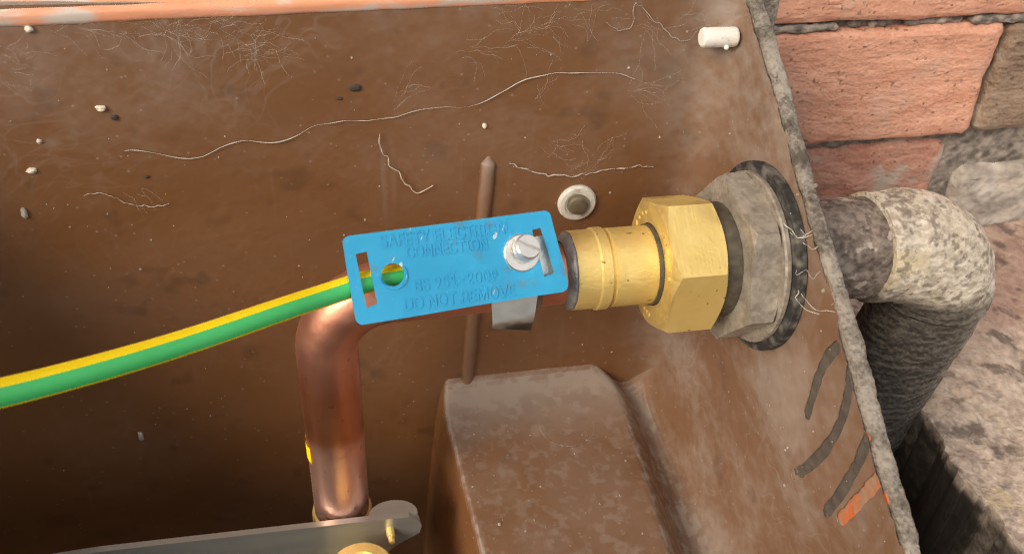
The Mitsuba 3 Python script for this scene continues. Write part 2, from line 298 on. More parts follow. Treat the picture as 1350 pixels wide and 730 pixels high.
def hex_nut(x0, x1, af, cham, rot, z=-0.006, bore=None, y=0.0, rel=0.985):
    rc = af / math.sqrt(3)
    n = m3.CrossSection([[[rc * math.cos(rot + k * math.pi / 3), rc * math.sin(rot + k * math.pi / 3)] for k in range(6)]])
    m = m3.Manifold.extrude(n, x1 - x0)
    r1 = af / 2 * rel
    r2 = r1 + cham * 1.8
    prof = [[0, 0], [r1, 0], [r2, cham], [r2, x1 - x0 - cham], [r1, x1 - x0], [0, x1 - x0]]
    cone = m3.Manifold.revolve(m3.CrossSection([prof]), 128)
    m = m ^ cone
    if bore:
        m = m - m3.Manifold.cylinder(x1 - x0 + 0.01, bore, bore, 96).translate([0, 0, -0.005])
    t = tm(m)
    # local x -> towards the camera (-y, +z), local y -> up and back, local z -> +x
    c, s = 0.81, 0.58
    M = np.eye(4)
    M[:3, :3] = np.array([[0, 0, 1], [-c, s, 0], [s, c, 0]])
    M[:3, 3] = [x0, y, z]
    t.apply_transform(M)
    if t.volume < 0: t.invert()
    return t
def rounded_box(lx, ly, lz, r, seg=12):
    c = [m3.Manifold.sphere(r, seg).translate([sx * (lx / 2 - r), sy * (ly / 2 - r), sz * (lz / 2 - r)]) for sx in (-1, 1) for sy in (-1, 1) for sz in (-1, 1)]
    return m3.Manifold.batch_hull(c)
def roughen(mesh, amp, freq, seed=0, octaves=3):
    m = mesh.copy()
    n = np.array(m.vertex_normals)
    m.vertices = m.vertices + n * ((meshkit.fbm(m.vertices * freq + seed * 3.7, octaves, seed) - 0.5) * 2 * amp)[:, None]
    return m
def refine(m, length):
    return tm(m.refine_to_length(length))
def lump(pos, size, seed, squash=(1, 1, 1), normal=None):
    m = trimesh.creation.icosphere(2, 1.0)
    m.vertices *= 1 + 0.9 * (meshkit.fbm(m.vertices * 1.4 + seed * 5.1, 3, seed)[:, None] - 0.5)
    m.vertices *= np.asarray(squash) * size
    m.apply_translation(pos)
    return m

# ------------------------------------------------------------------ ground
XW, YB = 0.1146, 0.060                      # inner faces of the box's right wall and back wall
XL, YF = -0.222, -0.20
BZ = -0.42
def coords(fine, lo, hi, far):
    c = np.arange(lo, hi, fine)
    steps = np.cumsum(np.geomspace(fine, far / 6, 45)); steps = steps / steps[-1] * far
    return np.r_[(lo - steps)[::-1], c, c[-1] + steps]
gx, gy = coords(0.0016, 0.11, 0.36, 40.0), coords(0.0016, -0.16, 0.13, 40.0)
GX, GY = np.meshgrid(gx, gy, indexing='ij')
def ground_height(x, y):
    P = np.stack([x, y, 0 * x], -1)
    edge = 0.197 + 0.012 * (meshkit.fbm(P * 40, 3, 3) - 0.5) + 0.10 * np.minimum(y + 0.02, 0) * 0.8
    base = -0.082 + 0.10 * np.clip(y - 0.02, 0, 0.06) * 0.2 - 0.03 * np.clip(-y - 0.1, 0, 3) 
    base = base + 0.008 * (meshkit.fbm(P * 22, 4, 1) - 0.5) + 0.003 * (meshkit.fbm(P * 130, 3, 2) - 0.5)
    t = np.clip((edge - x) / 0.007, 0, 1) ** 0.4
    pit = t * (y < 0.125) * (y > YF - 0.02) * (x > XL - 0.03)
    return base * (1 - pit) + pit * (-0.46)
gz = ground_height(GX, GY)
idx = np.arange(GX.size).reshape(GX.shape)
q = np.stack([idx[:-1, :-1], idx[1:, :-1], idx[1:, 1:], idx[:-1, 1:]], -1).reshape(-1, 4)
ground = trimesh.Trimesh(np.stack([GX, GY, gz], -1).reshape(-1, 3), np.vstack([q[:, [0, 1, 2]], q[:, [0, 2, 3]]]), process=False)
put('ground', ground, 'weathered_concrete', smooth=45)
say('ground', 'weathered grey brown concrete ground with yellow lichen and a dark hole beside the box', kind='structure')

# ------------------------------------------------------------------ brick wall
W = 'brick_wall'
say(W, 'old red brick house wall behind the meter box', 'wall')
TILT = T().translate([0.2, 0.11, 0.0]).rotate([0, 1, 0], -1.2).translate([-0.2, -0.11, 0.0])
def brick(x0, x1, z0, z1, material, seed, fine, amp=0.0011, y=0.11):
    b = rounded_box(x1 - x0, 0.102, z1 - z0, 0.004, 8)
    m = refine(b, 0.0035 if fine else 0.03).copy()
    m.apply_translation([(x0 + x1) / 2, y + 0.051, (z0 + z1) / 2])
    if fine:
        m = roughen(m, amp, 120, seed)
        m = roughen(m, amp * 1.6, 28, seed + 1)
    m.apply_transform(np.array(TILT.matrix))
    part(W, 'brick', m, material, smooth=True if fine else 40)
for row in range(-2, 5):
    z0 = -0.0225 + row * 0.0625
    z1 = z0 + 0.0585
    off = 0.085 * (row % 2)
    for k in range(-3, 4):
        x1 = 0.2845 + off + k * 0.2195
        x0 = x1 - 0.2155
        near = -1 <= row <= 1 and x1 > 0.1 and x0 < 0.45
        if row == -1 and near and x0 > 0.2:
            continue
        if row == -1 and k == 0:
            x1 = 0.279
        if row == -1 and x0 < 0.2 < x1:
            z1 = z0 + 0.0575
        kind = ['brick_red', 'brick_pale', 'brick_red', 'brick_brown'][(row * 7 + k * 5) % 4]
        if row == 0: kind = 'brick_red' if k == 0 else 'brick_brown' if k > 0 else kind
        if row == -1: kind = 'brick_pale'
        if row == 1: kind = 'brick_red'
        brick(x0, x1, z0, z1, kind, row * 11 + k + 40, near, amp=0.0028 if row == -1 else 0.0011, y=0.116 if row == -1 else 0.11)
slab = trimesh.creation.box([3.4, 0.09, 0.52]); slab = slab.subdivide_to_size(0.05)
slab.apply_translation([0.1, 0.116 + 0.047, 0.03]); slab.apply_transform(np.array(TILT.matrix))
part(W, 'mortar', slab, 'mortar', smooth=False)
for jx0, jx1, js in ((0.12, 0.196, 5), (0.203, 0.209, 6), (0.214, 0.222, 7), (0.232, 0.262, 8), (0.266, 0.60, 9)):      # what is left of the smeared bed joint
    joint = refine(rounded_box(jx1 - jx0, 0.018, 0.0042, 0.0018, 8), 0.0012 if js < 9 else 0.002).copy()
    joint.apply_translation([(jx0 + jx1) / 2, 0.1202 if js in (5, 9) else 0.1228, 0.0380]); joint = roughen(roughen(joint, 0.0016, 110, js), 0.0009, 420, js); joint.apply_transform(np.array(TILT.matrix))
    part(W, 'bed_joint', joint, 'mortar', smooth=True)
lumpy = refine(rounded_box(0.34, 0.05, 0.044, 0.008, 12), 0.004).copy()
lumpy.apply_translation([0.462, 0.137, -0.064]); lumpy = roughen(roughen(lumpy, 0.004, 26, 8), 0.002, 110, 9)
scene_mortar = mat('pale_mortar', lambda p, n, uv: mix(mi.Color3f(0.22, 0.19, 0.165), mi.Color3f(0.56, 0.50, 0.44), smoothstep(0.2, 0.7, fbm(p.x * 90, p.y * 90, p.z * 90, 5))), 0.95,
                   bump=lambda p, n, uv: fbm(p.x * 260, p.y * 260, p.z * 260, 4), scale=0.003)
part(W, 'mortar_patch', lumpy, 'pale_mortar', smooth=True, label='pale rough mortar patch low on the wall')
up = trimesh.creation.box([9.0, 0.1, 2.6]); up.apply_translation([0, 0.17, 1.56])
part(W, 'upper_brickwork', up, 'far_brickwork', smooth=False)
for s in (-1, 1):
    sd = trimesh.creation.box([2.9, 0.1, 1.5]); sd.apply_translation([0.1 + s * 3.151, 0.17, -0.492])
    part(W, 'upper_brickwork', sd, 'far_brickwork', smooth=False)

# ------------------------------------------------------------------ meter box
B = 'meter_box'
say(B, 'open brown plastic meter box with dusty cobwebbed inside and sloping cut rim', 'meter box')
def rim_z(y):
    return np.where(y > 0.047, 0.0725, np.maximum(0.0725 + 0.655 * (y - 0.047), -0.118))
def box_outline(grow, r):
    return sg.box(XL + r - grow, YF + r - grow, XW - r + grow, YB - r + grow).buffer(r, quad_segs=10)
outer, inner = box_outline(0.0045, 0.014), box_outline(0.0, 0.014)
outer = sg.box(XL + .014, YF + .014, XW - .014, YB - .014).buffer(0.0185, quad_segs=10)
inner = sg.box(XL + .014, YF + .014, XW - .014, YB - .014).buffer(0.0140, quad_segs=10)
def extrude(poly, z0, z1):
    return m3.Manifold.extrude(m3.CrossSection([np.array(poly.exterior.coords)[:-1]] + [np.array(i.coords)[:-1] for i in poly.interiors], m3.FillRule.EvenOdd), z1 - z0).translate([0, 0, z0])
shell = extrude(outer, BZ, 0.12) - extrude(inner, BZ + 0.005, 0.2)
ys = np.array([0.2, 0.047, (-0.118 - 0.0725) / 0.655 + 0.047, -0.5])
prof = [[y, float(rim_z(y))] for y in ys] + [[-0.5, -0.6], [0.2, -0.6]]
keep = m3.Manifold.extrude(m3.CrossSection([prof[::-1]], m3.FillRule.NonZero), 2.0)
keep = keep.transform([[0, 0, 1, -1], [1, 0, 0, 0], [0, 1, 0, 0]])
shell = shell ^ keep
# opening for the pipe and the dirt-filled slots
shell = shell - m3.Manifold.cylinder(0.03, 0.018, 0.018, 64).transform([[0, 0, 1, XW - 0.01], [1, 0, 0, 0], [0, 1, 0, -0.006]])
SLOTS = [([(1103, 458), (1085, 482), (1073, 515), (1064, 545)], 'slot_dirt'), ([(1120, 490), (1113, 540), (1086, 594), (1047, 626)], 'slot_dirt'),
         ([(1146, 572), (1120, 630), (1089, 674)], 'slot_dirt'), ([(1156, 632), (1133, 658), (1108, 684)], 'orange_plastic')]
def capsule_chain(pts, r, x0, x1):
    q = [(p[1], p[2]) for p in pts]
    line = so.unary_union([sg.Point(q[i]).buffer(r * WV[i], quad_segs=6).union(sg.Point(q[i + 1]).buffer(r * WV[i + 1], quad_segs=6)).convex_hull for i in range(len(q) - 1)])
    m = m3.Manifold.extrude(m3.CrossSection([np.array(line.exterior.coords)[:-1]], m3.FillRule.NonZero), x1 - x0)
    return m.transform([[0, 0, 1, x0], [1, 0, 0, 0], [0, 1, 0, 0]])
fills = []
WV = np.clip(0.92 + 0.16 * np.sin(np.arange(14) * 1.9) * np.cos(np.arange(14) * 0.8 + 1), 0.7, 1.15)
for px, material in SLOTS:
    pts = spline([at(u, v, 0, XW) for u, v in px], 14)
    r = 0.0025 if material == 'slot_dirt' else 0.0027
    shell = shell - (capsule_chain(pts, r, XW - 0.002, XW + 0.0022) ^ keep)
    fills.append((capsule_chain(pts, r - 0.00015, XW + 0.0003, XW + 0.0030) ^ keep, material))
part(B, 'body', tm(shell), 'brown_plastic', smooth=35)
for m, material in fills:
    g = roughen(refine(m, 0.0008), 0.00028, 600, 3)
    part(B, 'slot', g, material, smooth=True, label='dirt filled dark slot in the side wall' if material == 'slot_dirt' else 'bare orange slot in the side wall')
# moulded pad the rib runs down to
px_ = np.r_[np.linspace(-0.030, 0.016, 70), np.linspace(0.0175, XW - 0.008, 54), XW - 0.008 + 0.0086 * (1 - np.linspace(0.93, 0, 22) ** 1.7)]
py_ = np.linspace(-0.17, YB + 0.0006, 120)
PXX, PYY = np.meshgrid(px_, py_, indexing='ij')
def sstep(a, b, x):
    t = np.clip((x - a) / (b - a), 0, 1)
    return t * t * (3 - 2 * t)
def pad_z(x, y):
    l0 = -0.003 + 0.045 * (0.05 - y) + 0.010 * np.exp(-(YB - y) / 0.008) * 0.3
    r0 = 0.0975 - 0.092 * (0.054 - y) - 0.012 * np.exp(-(YB - y) / 0.006)
    z = -0.117 - 0.0 * x
    left = sstep(l0 + 0.009, l0 - 0.014, x)
    right = sstep(r0 - 0.009, r0 + 0.011, x)
    z = z - 0.24 * left ** 1.6 - 0.024 * right + right * (0.040 * np.exp(-(XW - x) / 0.0075) + 0.006 * np.exp(-(YB - y) / 0.009) + 0.030 * np.exp(-(XW - x) / 0.0016))
    z = z + (0.009 * np.exp(-(YB - y) / 0.006) + 0.003 * np.exp(-(XW - x) / 0.004)) * (1 - left)
    return z
PZZ = pad_z(PXX, PYY)
PZZ = PZZ + 0.0009 * (meshkit.fbm(np.stack([PXX * 55, PYY * 55, PZZ * 20], -1), 4, 2) - 0.5)
pi_ = np.arange(PXX.size).reshape(PXX.shape)
pq = np.stack([pi_[:-1, :-1], pi_[1:, :-1], pi_[1:, 1:], pi_[:-1, 1:]], -1).reshape(-1, 4)
padm = trimesh.Trimesh(np.stack([PXX, PYY, PZZ], -1).reshape(-1, 3), np.vstack([pq[:, [0, 1, 2]], pq[:, [0, 2, 3]]]), process=False)
part(B, 'moulded_pad', padm, 'brown_plastic', smooth=True)
ring = trimesh.creation.torus(0.0125, 0.00022, 64, 8); ring.apply_translation([0.058, 0.030, -0.1170])
part(B, 'mould_mark', ring, 'brown_plastic', smooth=True)
a, b = at(645, 205, 1, YB), at(612, 540, 1, YB)
path = np.linspace(a, b + (b - a) * 0.02, 40) + np.array([0, 0.0012, 0])
rad = 0.0034 * np.sqrt(np.clip(np.linspace(0.1, 34, 40), 0, 1))
part(B, 'rib', roughen(tube(path, rad, 20, up=(0, -1, 0)), 0.0003, 200, 1), 'brown_plastic', smooth=True)
# rims
yy = np.linspace(0.056, -0.198, 560)
cx = XW + 0.0022
rim = []
sec = np.array([[-0.0030, -0.0022], [-0.0031, -0.0006], [-0.0030, 0.0010], [-0.0020, 0.0016], [-0.0005, 0.0018], [0.0010, 0.0017], [0.0026, 0.0015], [0.0036, 0.0008], [0.0037, -0.0008], [0.0036, -0.0024]])
V = np.array([[cx + s[0] * 0.80 - 0.0002 + 0.0003 * math.sin(y * 90), y, float(rim_z(y)) + s[1] + 0.0004] for y in yy for s in sec])
k = len(sec); ff = []
for i in range(len(yy) - 1):
    for j in range(k):
        l = (j + 1) % k
        ff += [[i * k + j, i * k + l, (i + 1) * k + l], [i * k + j, (i + 1) * k + l, (i + 1) * k + j]]
rm = trimesh.Trimesh(V, ff, process=False)
if rm.face_normals[:, 2][np.argmax(rm.triangles_center[:, 2])] < 0: rm.invert()
rm = roughen(roughen(roughen(rm, 0.0009, 80, 4), 0.0006, 260, 5), 0.0003, 900, 6)
part(B, 'side_rim', rm, 'grey_crust', smooth=50, label='grey crusted side rim with orange chips')
bits = []
for i in range(110):
    y_ = rng.uniform(-0.2, 0.055)
    s_ = rng.uniform(0.0003, 0.0010)
    bits.append(lump([cx + rng.uniform(-0.0020, 0.0018), y_, float(rim_z(y_)) + 0.0015 + s_ * 0.2], s_, i, rng.uniform(0.6, 1.4, 3)))
scene[B + '__rim_debris'] = mikit.ply(cat(bits), 'grey_crust', smooth=True)
labels[B + '__rim_debris'] = {'kind': 'stuff'}
lip = refine(rounded_box(0.366, 0.010, 0.006, 0.0022, 10), 0.006).copy()
lip.apply_transform(trimesh.transformations.rotation_matrix(0.30, [1, 0, 0]))
lip.apply_transform(trimesh.transformations.rotation_matrix(-0.024, [0, 1, 0]))
lip.apply_translation([-0.073, 0.0635, 0.0707])
part(B, 'back_rim', roughen(lip, 0.0006, 120, 6), 'faded_orange', smooth=True, label='faded orange back rim under white dust')
fl = refine(rounded_box(0.0135, 0.0050, 0.036, 0.0018, 8), 0.002).copy(); fl.apply_translation([0.1250, 0.0590, 0.0635])
part(B, 'corner_flange', roughen(fl, 0.0007, 200, 7), 'grey_crust', smooth=True)
lid = m3.Manifold.batch_hull([m3.Manifold.sphere(0.003, 12).translate([x, y, z]) for x in (-0.234, 0.108) for y, z in ((0.082, 0.062), (0.098, 0.42))])
part(B, 'lid', tm(lid), 'lid_plastic', smooth=40, label='dark brown lid folded back against the wall')

# ------------------------------------------------------------------ copper pipe
C = 'copper_pipe'
say(C, 'bent bare copper gas pipe inside the brown box', 'pipe')
PZ, PX, CLR, PR = -0.006, -0.0455, 0.0235, 0.011
th = np.linspace(0, math.pi / 2, 40)
SAG = 0.0026                                        # the horizontal length droops a little towards the bend
bend = np.c_[PX + CLR - CLR * np.sin(th), 0 * th, PZ - SAG - CLR + CLR * np.cos(th)]
path = np.vstack([np.c_[np.linspace(0.060, PX + CLR + 0.001, 50), np.zeros(50), PZ - SAG * np.linspace(0, 1, 50) ** 0.8], bend,
                  np.c_[np.full(50, PX), np.zeros(50), np.linspace(PZ - SAG - CLR - 0.001, -0.16, 50)]])
part(C, 'tube', tube(path, PR, 64, up=(0, 1, 0)), 'copper', smooth=True)
st = tube(np.c_[np.full(12, PX), np.zeros(12), np.linspace(-0.075, -0.0835, 12)], PR + 0.0004, 48, up=(0, 1, 0), a0=4.15, a1=6.1)
part(C, 'sticker', st, 'yellow_label', smooth=True, label='scrap of yellow tape round the back of the pipe')
fer = lathe_z([[0, -0.16], [0.0132, -0.16], [0.0122, -0.1190], [0.0119, -0.1176], [0.0112, -0.1170], [0, -0.1170]], PX, 0)
part(C, 'brass_collar', fer, 'brass', smooth=30)

# ------------------------------------------------------------------ brass union
U = 'brass_union'
say(U, 'brass pipe union with large hexagon nut joining the copper pipe to the wall', 'pipe fitting')
part(U, 'sleeve', lathe_x([[0.0405, 0], [0.0405, 0.0138], [0.0412, 0.0143], [0.0490, 0.0143], [0.0496, 0.0149], [0.0530, 0.0149], [0.0534, 0.0143], [0.0538, 0.0136], [0.0546, 0.0136], [0.0550, 0.0143], [0.0730, 0.0143], [0.0730, 0]]), 'brass', smooth=25)
part(U, 'solder_ring', roughen(lathe_x([[0.0380, 0.0108], [0.0386, 0.0122], [0.0398, 0.0140], [0.0409, 0.0141], [0.0409, 0.0108]], 72), 0.0003, 300, 3), 'solder', smooth=True)
part(U, 'union_nut', hex_nut(0.0715, 0.0918, 0.0455, 0.0022, -0.20, bore=0.0152), 'brass', smooth=20)
part(U, 'threaded_tail', lathe_x([[0.070, 0], [0.070, 0.0148], [0.0912, 0.0148], [0.0912, 0.0212], [0.0978, 0.0212], [0.0985, 0.019], [0.1020, 0.019], [0.13, 0.0172], [0.13, 0]]), 'thread_dark', smooth=25)
marks = []
for a_ in list(np.linspace(0.35, 1.15, 6)) + list(np.linspace(2.2, 3.0, 5)) + list(np.linspace(-1.9, -1.2, 6)):
    c_ = trimesh.creation.box([0.0007, 0.0011 + 0.0007 * rng.random(), 0.0016])
    c_.apply_transform(trimesh.transformations.rotation_matrix(rng.normal(0, 0.3) - a_, [1, 0, 0]))
    c_.apply_translation([0.0714, -0.0190 * math.cos(a_), PZ + 0.0190 * math.sin(a_)])
    marks.append(c_)
part(U, 'raised_marks', cat(marks), 'brass', smooth=False)
labels[U + '__raised_marks'] = {'kind': 'stuff'}
K = 'hexagon_backnut'
say(K, 'dusty grey hexagon backnut with black rubber washer clamped on the box side wall', 'backnut')
part(K, 'nut', roughen(hex_nut(0.0980, 0.1082, 0.0555, 0.0014, 0.24, bore=0.0195, rel=1.07).subdivide_to_size(0.004), 0.0003, 200, 3), 'dusty_metal', smooth=25)
part(K, 'washer', lathe_x([[0.1082, 0.019], [0.1082, 0.0312], [0.1088, 0.0318], [0.1102, 0.0318], [0.1108, 0.0312], [0.1108, 0.019]]), 'dusty_metal', smooth=25)
part(K, 'rubber_washer', lathe_x([[0.1108, 0.019], [0.1108, 0.0345], [0.1113, 0.0352], [0.1140, 0.0352], [0.1145, 0.0345], [0.1145, 0.019]]), 'rubber', smooth=25)

# ------------------------------------------------------------------ outdoor pipe
O = 'outdoor_gas_pipe'
say(O, 'old outdoor gas pipe with pale wrapped elbow bending down into the ground', 'pipe')
part(O, 'straight_pipe', roughen(tube(np.c_[np.linspace(0.112, 0.166, 40), np.zeros(40), np.full(40, PZ)], 0.0195, 72, up=(0, 1, 0)), 0.0011, 110, 2), 'pipe_coat', smooth=True, label='grey brown coated length of pipe')
ER, EX = 0.026, 0.196
th = np.linspace(0, math.pi / 2, 40)
path = np.vstack([np.c_[np.linspace(0.157, EX - ER - 0.0006, 16), np.zeros(16), np.full(16, PZ)],
                  np.c_[EX - ER + ER * np.sin(th), 0 * th, PZ - ER + ER * np.cos(th)],
                  np.c_[EX - 0.17 * (np.linspace(0, 0.168, 60)) ** 1.0 - 0.25 * np.linspace(0, 0.168, 60) ** 2, np.zeros(60), np.linspace(PZ - ER - 0.001, -0.20, 60)]])
rr = np.r_[np.full(16, 0.0212), np.full(40, 0.0218), np.full(60, 0.0208)]
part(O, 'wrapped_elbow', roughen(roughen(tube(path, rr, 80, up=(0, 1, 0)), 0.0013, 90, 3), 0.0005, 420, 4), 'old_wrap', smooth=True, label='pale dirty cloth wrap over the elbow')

# ------------------------------------------------------------------ earth clamp and tag
def plane_frame():
    tl, tr, bl = CAM + ray(450, 313) * 0.2745, CAM + ray(722, 278) * 0.2925, CAM + ray(470, 428) * 0.2765
    e1 = tr - tl; e1 /= np.linalg.norm(e1)
    n = np.cross(bl - tl, e1); n /= np.linalg.norm(n)
    if n @ (CAM - tl) < 0: n = -n
    return tl, e1, np.cross(n, e1), n
TO, E1, E2, TN = plane_frame()
def tag2(u, v):
    r = ray(u, v)
    p = CAM + r * (((TO - CAM) @ TN) / (r @ TN)) - TO
    return np.array([p @ E1, p @ E2])
def tag3(a, h=0.0):
    a = np.asarray(a)
    return TO + a[..., :1] * E1 + a[..., 1:2] * E2 + TN * h
SC = tag2(687, 333)
def tag_wave(a):
    d = np.hypot(a[:, 0] - SC[0], a[:, 1] - SC[1])
    crease = np.exp(-((a[:, 0] - tag2(628, 350)[0] + 0.5 * (a[:, 1] - SC[1])) / 0.004) ** 2)
    end = np.clip((a[:, 0] - SC[0]) / 0.012, -1, 1)
    return (-0.0010 * np.exp(-(d / 0.008) ** 2) + 0.0006 * crease + 0.0005 * np.sin(a[:, 0] * 130 + a[:, 1] * 40) + 0.0006 * np.sin(a[:, 0] * 60 + 1 + a[:, 1] * 190) + 0.0008 * end ** 2 * (end > 0))
def tag_mesh(poly, h0, h1, size):
    m = trimesh.creation.extrude_polygon(poly, h1 - h0, engine='earcut').subdivide_to_size(size)
    a, h = m.vertices[:, :2], m.vertices[:, 2] + h0 + tag_wave(m.vertices[:, :2])
    m = trimesh.Trimesh(TO + a[:, :1] * E1 + a[:, 1:] * E2 + h[:, None] * TN, m.faces, process=True)
    if m.volume < 0: m.invert()
    return m
G = 'blue_earthing_tag'
say(G, 'blue metal tag embossed with safety electrical connection wording, screwed to the pipe clamp', 'tag')
outl = sg.Polygon([tag2(*p) for p in ((450, 312), (723, 277), (748, 383), (470, 429))]).buffer(-0.0022).buffer(0.0022, quad_segs=6)
for hole in ([(470, 336), (482, 333), (496, 399), (484, 404)], [(702, 304), (711, 302), (727, 359), (716, 363)]):
    outl = outl - sg.Polygon([tag2(*p) for p in hole]).buffer(0.0003)
outl = outl - sg.Point(*tag2(517.5, 362)).buffer(0.0036, quad_segs=16)
part(G, 'plate', tag_mesh(outl, 0, 0.0007, 0.0022), 'blue_foil', smooth=30)
cres = sg.Point(*tag2(519, 364)).buffer(0.0043, quad_segs=16) - sg.Point(*tag2(517.5, 361)).buffer(0.0041, quad_segs=16)
cres = max(getattr(cres, 'geoms', [cres]), key=lambda g: g.area)
part(G, 'hole_burr', tag_mesh(cres, 0.0006, 0.0012, 0.002), 'blue_foil', smooth=True)
for text, a, b, h in (('SAFETY ELECTRICAL', (499, 327), (674, 306), 16), ('CONNECTION', (534, 341), (642, 328), 15), ('BS 951-2009', (545, 384.5), (655, 369), 15), ('DO NOT REMOVE', (531, 409), (679, 389.5), 15.5)):
    A, Bp = tag2(*a), tag2(*b)
    d = Bp - A; L = np.linalg.norm(d); d /= L
    hh = h * 0.285 / 1168
    m = meshkit.text_mesh(text, hh, 0.00052, bold=True)
    v = m.vertices.copy(); w = v[:, 0].max()
    xy = A + np.outer(v[:, 0] * L / w, d) + np.outer(v[:, 1], [-d[1], d[0]])
    hgt = v[:, 2] + 0.00058 + tag_wave(xy)
    t = trimesh.Trimesh(TO + xy[:, :1] * E1 + xy[:, 1:] * E2 + hgt[:, None] * TN, m.faces, process=False)
    part(G, 'lettering', t, 'blue_foil', smooth=False)

Q = 'earth_clamp'
say(Q, 'tinned steel earth clamp with slotted screw round the copper pipe', 'pipe clamp')
cw0, cw1 = 0.0135, 0.0290
st = lathe_x([[cw0, PR + 0.0001], [cw0, PR + 0.0009], [cw1, PR + 0.0009], [cw1, PR + 0.0001], [cw0, PR + 0.0001]], 72, z=PZ - 0.0013)
part(Q, 'strap', st, 'tin_steel', smooth=30)
ta, tb = tag2(652, 390), tag2(709, 383)
tabp = sg.Polygon([tag2(649, 385), tag2(713, 376), tag2(705, 437), tag2(652, 434)])
tm_ = trimesh.creation.extrude_polygon(tabp, 0.0009, engine='earcut').subdivide_to_size(0.003)
v = tm_.vertices
yl = v[:, 1] - tag2(680, 410)[1]
h = -0.0030 + v[:, 2] - 18 * np.clip(-yl - 0.001, 0, 1) ** 2 * 3
tb_ = trimesh.Trimesh(TO + v[:, :1] * E1 + v[:, 1:2] * E2 + h[:, None] * TN, tm_.faces, process=True)
if tb_.volume < 0: tb_.invert()
part(Q, 'strap_tail', tb_, 'tin_steel', smooth=40)
pl = trimesh.creation.extrude_polygon(sg.Polygon([tag2(*p) for p in ((660, 318), (727, 309), (736, 372), (668, 380))]), 0.0016, engine='earcut')
v = pl.vertices; pl = trimesh.Trimesh(TO + v[:, :1] * E1 + v[:, 1:2] * E2 + (v[:, 2:] - 0.0031) * TN, pl.faces)
if pl.volume < 0: pl.invert()
part(Q, 'terminal_block', pl, 'bright_zinc', smooth=False)
def disc(center, axis, profile, sections=48):          # profile (r, h) about an axis
    m = trimesh.creation.revolve(np.asarray(profile, float), sections=sections)
    M = trimesh.geometry.align_vectors([0, 0, 1], axis); M[:3, 3] = center
    m.apply_transform(M)
    if m.volume < 0: m.invert()
    return m
wc = TO + SC[0] * E1 + SC[1] * E2 + TN * 0.0004
part(Q, 'lock_washer', disc(wc, TN, [[0, -0.003], [0.0060, -0.003], [0.0062, 0.0009], [0.0058, 0.0013], [0.0036, 0.0012], [0.0034, 0.0006], [0, 0.0006]]), 'bright_zinc', smooth=25)
sx = TN + 0.16 * E1 + 0.30 * E2; sx /= np.linalg.norm(sx)
r_, h_ = 0.0043, 0.0056
head = m3.Manifold.revolve(m3.CrossSection([[[0, -0.004], [0.0030, -0.004], [0.0030, 0.0018], [r_, 0.0022], [r_, h_ - 0.0006], [r_ - 0.0005, h_], [0, h_]]]), 48)
slot = m3.Manifold.cube([0.02, 0.0014, 0.003], True).rotate([0, 0, -30]).translate([0, 0, h_ - 0.0004])
hm = tm(head - slot)
e2p = E2 - (E2 @ sx) * sx; e2p /= np.linalg.norm(e2p); e1p = np.cross(e2p, sx)
M = np.eye(4); M[:3, :3] = np.stack([e1p, e2p, sx], 1); M[:3, 3] = wc + E1 * 0.0004 + E2 * 0.0004
hm.apply_transform(M)
part(Q, 'screw', hm, 'bright_zinc', smooth=30)

# ------------------------------------------------------------------ earth cable
E = 'earth_cable'
say(E, 'green and yellow striped earth cable running left from behind the blue tag', 'cable')
cp = [(575, 352, .2935), (540, 360, .2885), (485, 371, .2828), (440, 385, .2775), (380, 405, .266), (250, 449, .244), (100, 493, .222), (0, 518, .209), (-80, 534, .199), (-220, 552, .184)]
cpath = spline([CAM + ray(u, v) * d for u, v, d in cp], 120)
cup = (0, -0.81, 0.58)
CR = 0.0036
rad_ = lambda d: math.radians(d)
part(E, 'green_insulation', tube(cpath, CR, 22, up=cup, a0=rad_(-60), a1=rad_(24), caps=False), 'cable_green', smooth=True)
part(E, 'yellow_stripe', tube(cpath, CR, 44, up=cup, a0=rad_(24), a1=rad_(300), caps=False), 'cable_yellow', smooth=True)
part(E, 'copper_core', tube(cpath[1:5], CR * 0.6, 16, up=cup), 'copper', smooth=True)

# ------------------------------------------------------------------ bracket
Z = 'steel_bracket'
say(Z, 'galvanised steel meter bracket with rounded end at the foot of the copper pipe', 'bracket')
py = -0.0145
pts = [at(u, v, 1, py) for u, v in ((-420, 812), (130, 727), (488, 686), (540, 681), (553, 686), (556, 693), (553, 702), (521, 719))]
pts = [(p[0], p[2]) for p in pts]
pts += [(-0.045, -0.150), (-0.30, -0.150)]
plate = sg.Polygon(pts).buffer(-0.0006).buffer(0.0006)
pm = m3.Manifold.extrude(m3.CrossSection([np.array(plate.exterior.coords)[:-1]], m3.FillRule.NonZero), 0.0026).transform([[1, 0, 0, 0], [0, 0, 1, py], [0, 1, 0, 0]])
part(Z, 'plate', tm(pm), 'zinc_plate', smooth=25)
a = at(519, 683, 1, py)
tab = sg.Point(0, 0).buffer(0.0098, quad_segs=20)
tab = sa.scale(tab, 1.0, 0.72)
tabm = m3.Manifold.extrude(m3.CrossSection([np.array(tab.exterior.coords)[:-1]], m3.FillRule.NonZero), 0.0024).translate([a[0], py + 0.0028, a[2] - 0.0030]) ^ extrude(sg.box(-1, py + 0.0026, 1, 1), -1, 1)
part(Z, 'bent_tab', tm(tabm), 'zinc_plate', smooth=25)
sp = at(515, 703, 1, py - 0.002)
part(Z, 'screw_tip', disc(sp, np.array([0.05, -0.9, -0.15]) / 0.914, [[0, -0.003], [0.0017, -0.003], [0.0017, 0.0012], [0.0013, 0.0016], [0.0013, 0.0040], [0, 0.0046]], 24), 'brass', smooth=30)
L = 'brass_tap_body'
say(L, 'brass fitting just showing in front of the steel bracket at the bottom edge', 'pipe fitting')
ctr = at(476, 748, 1, -0.034)
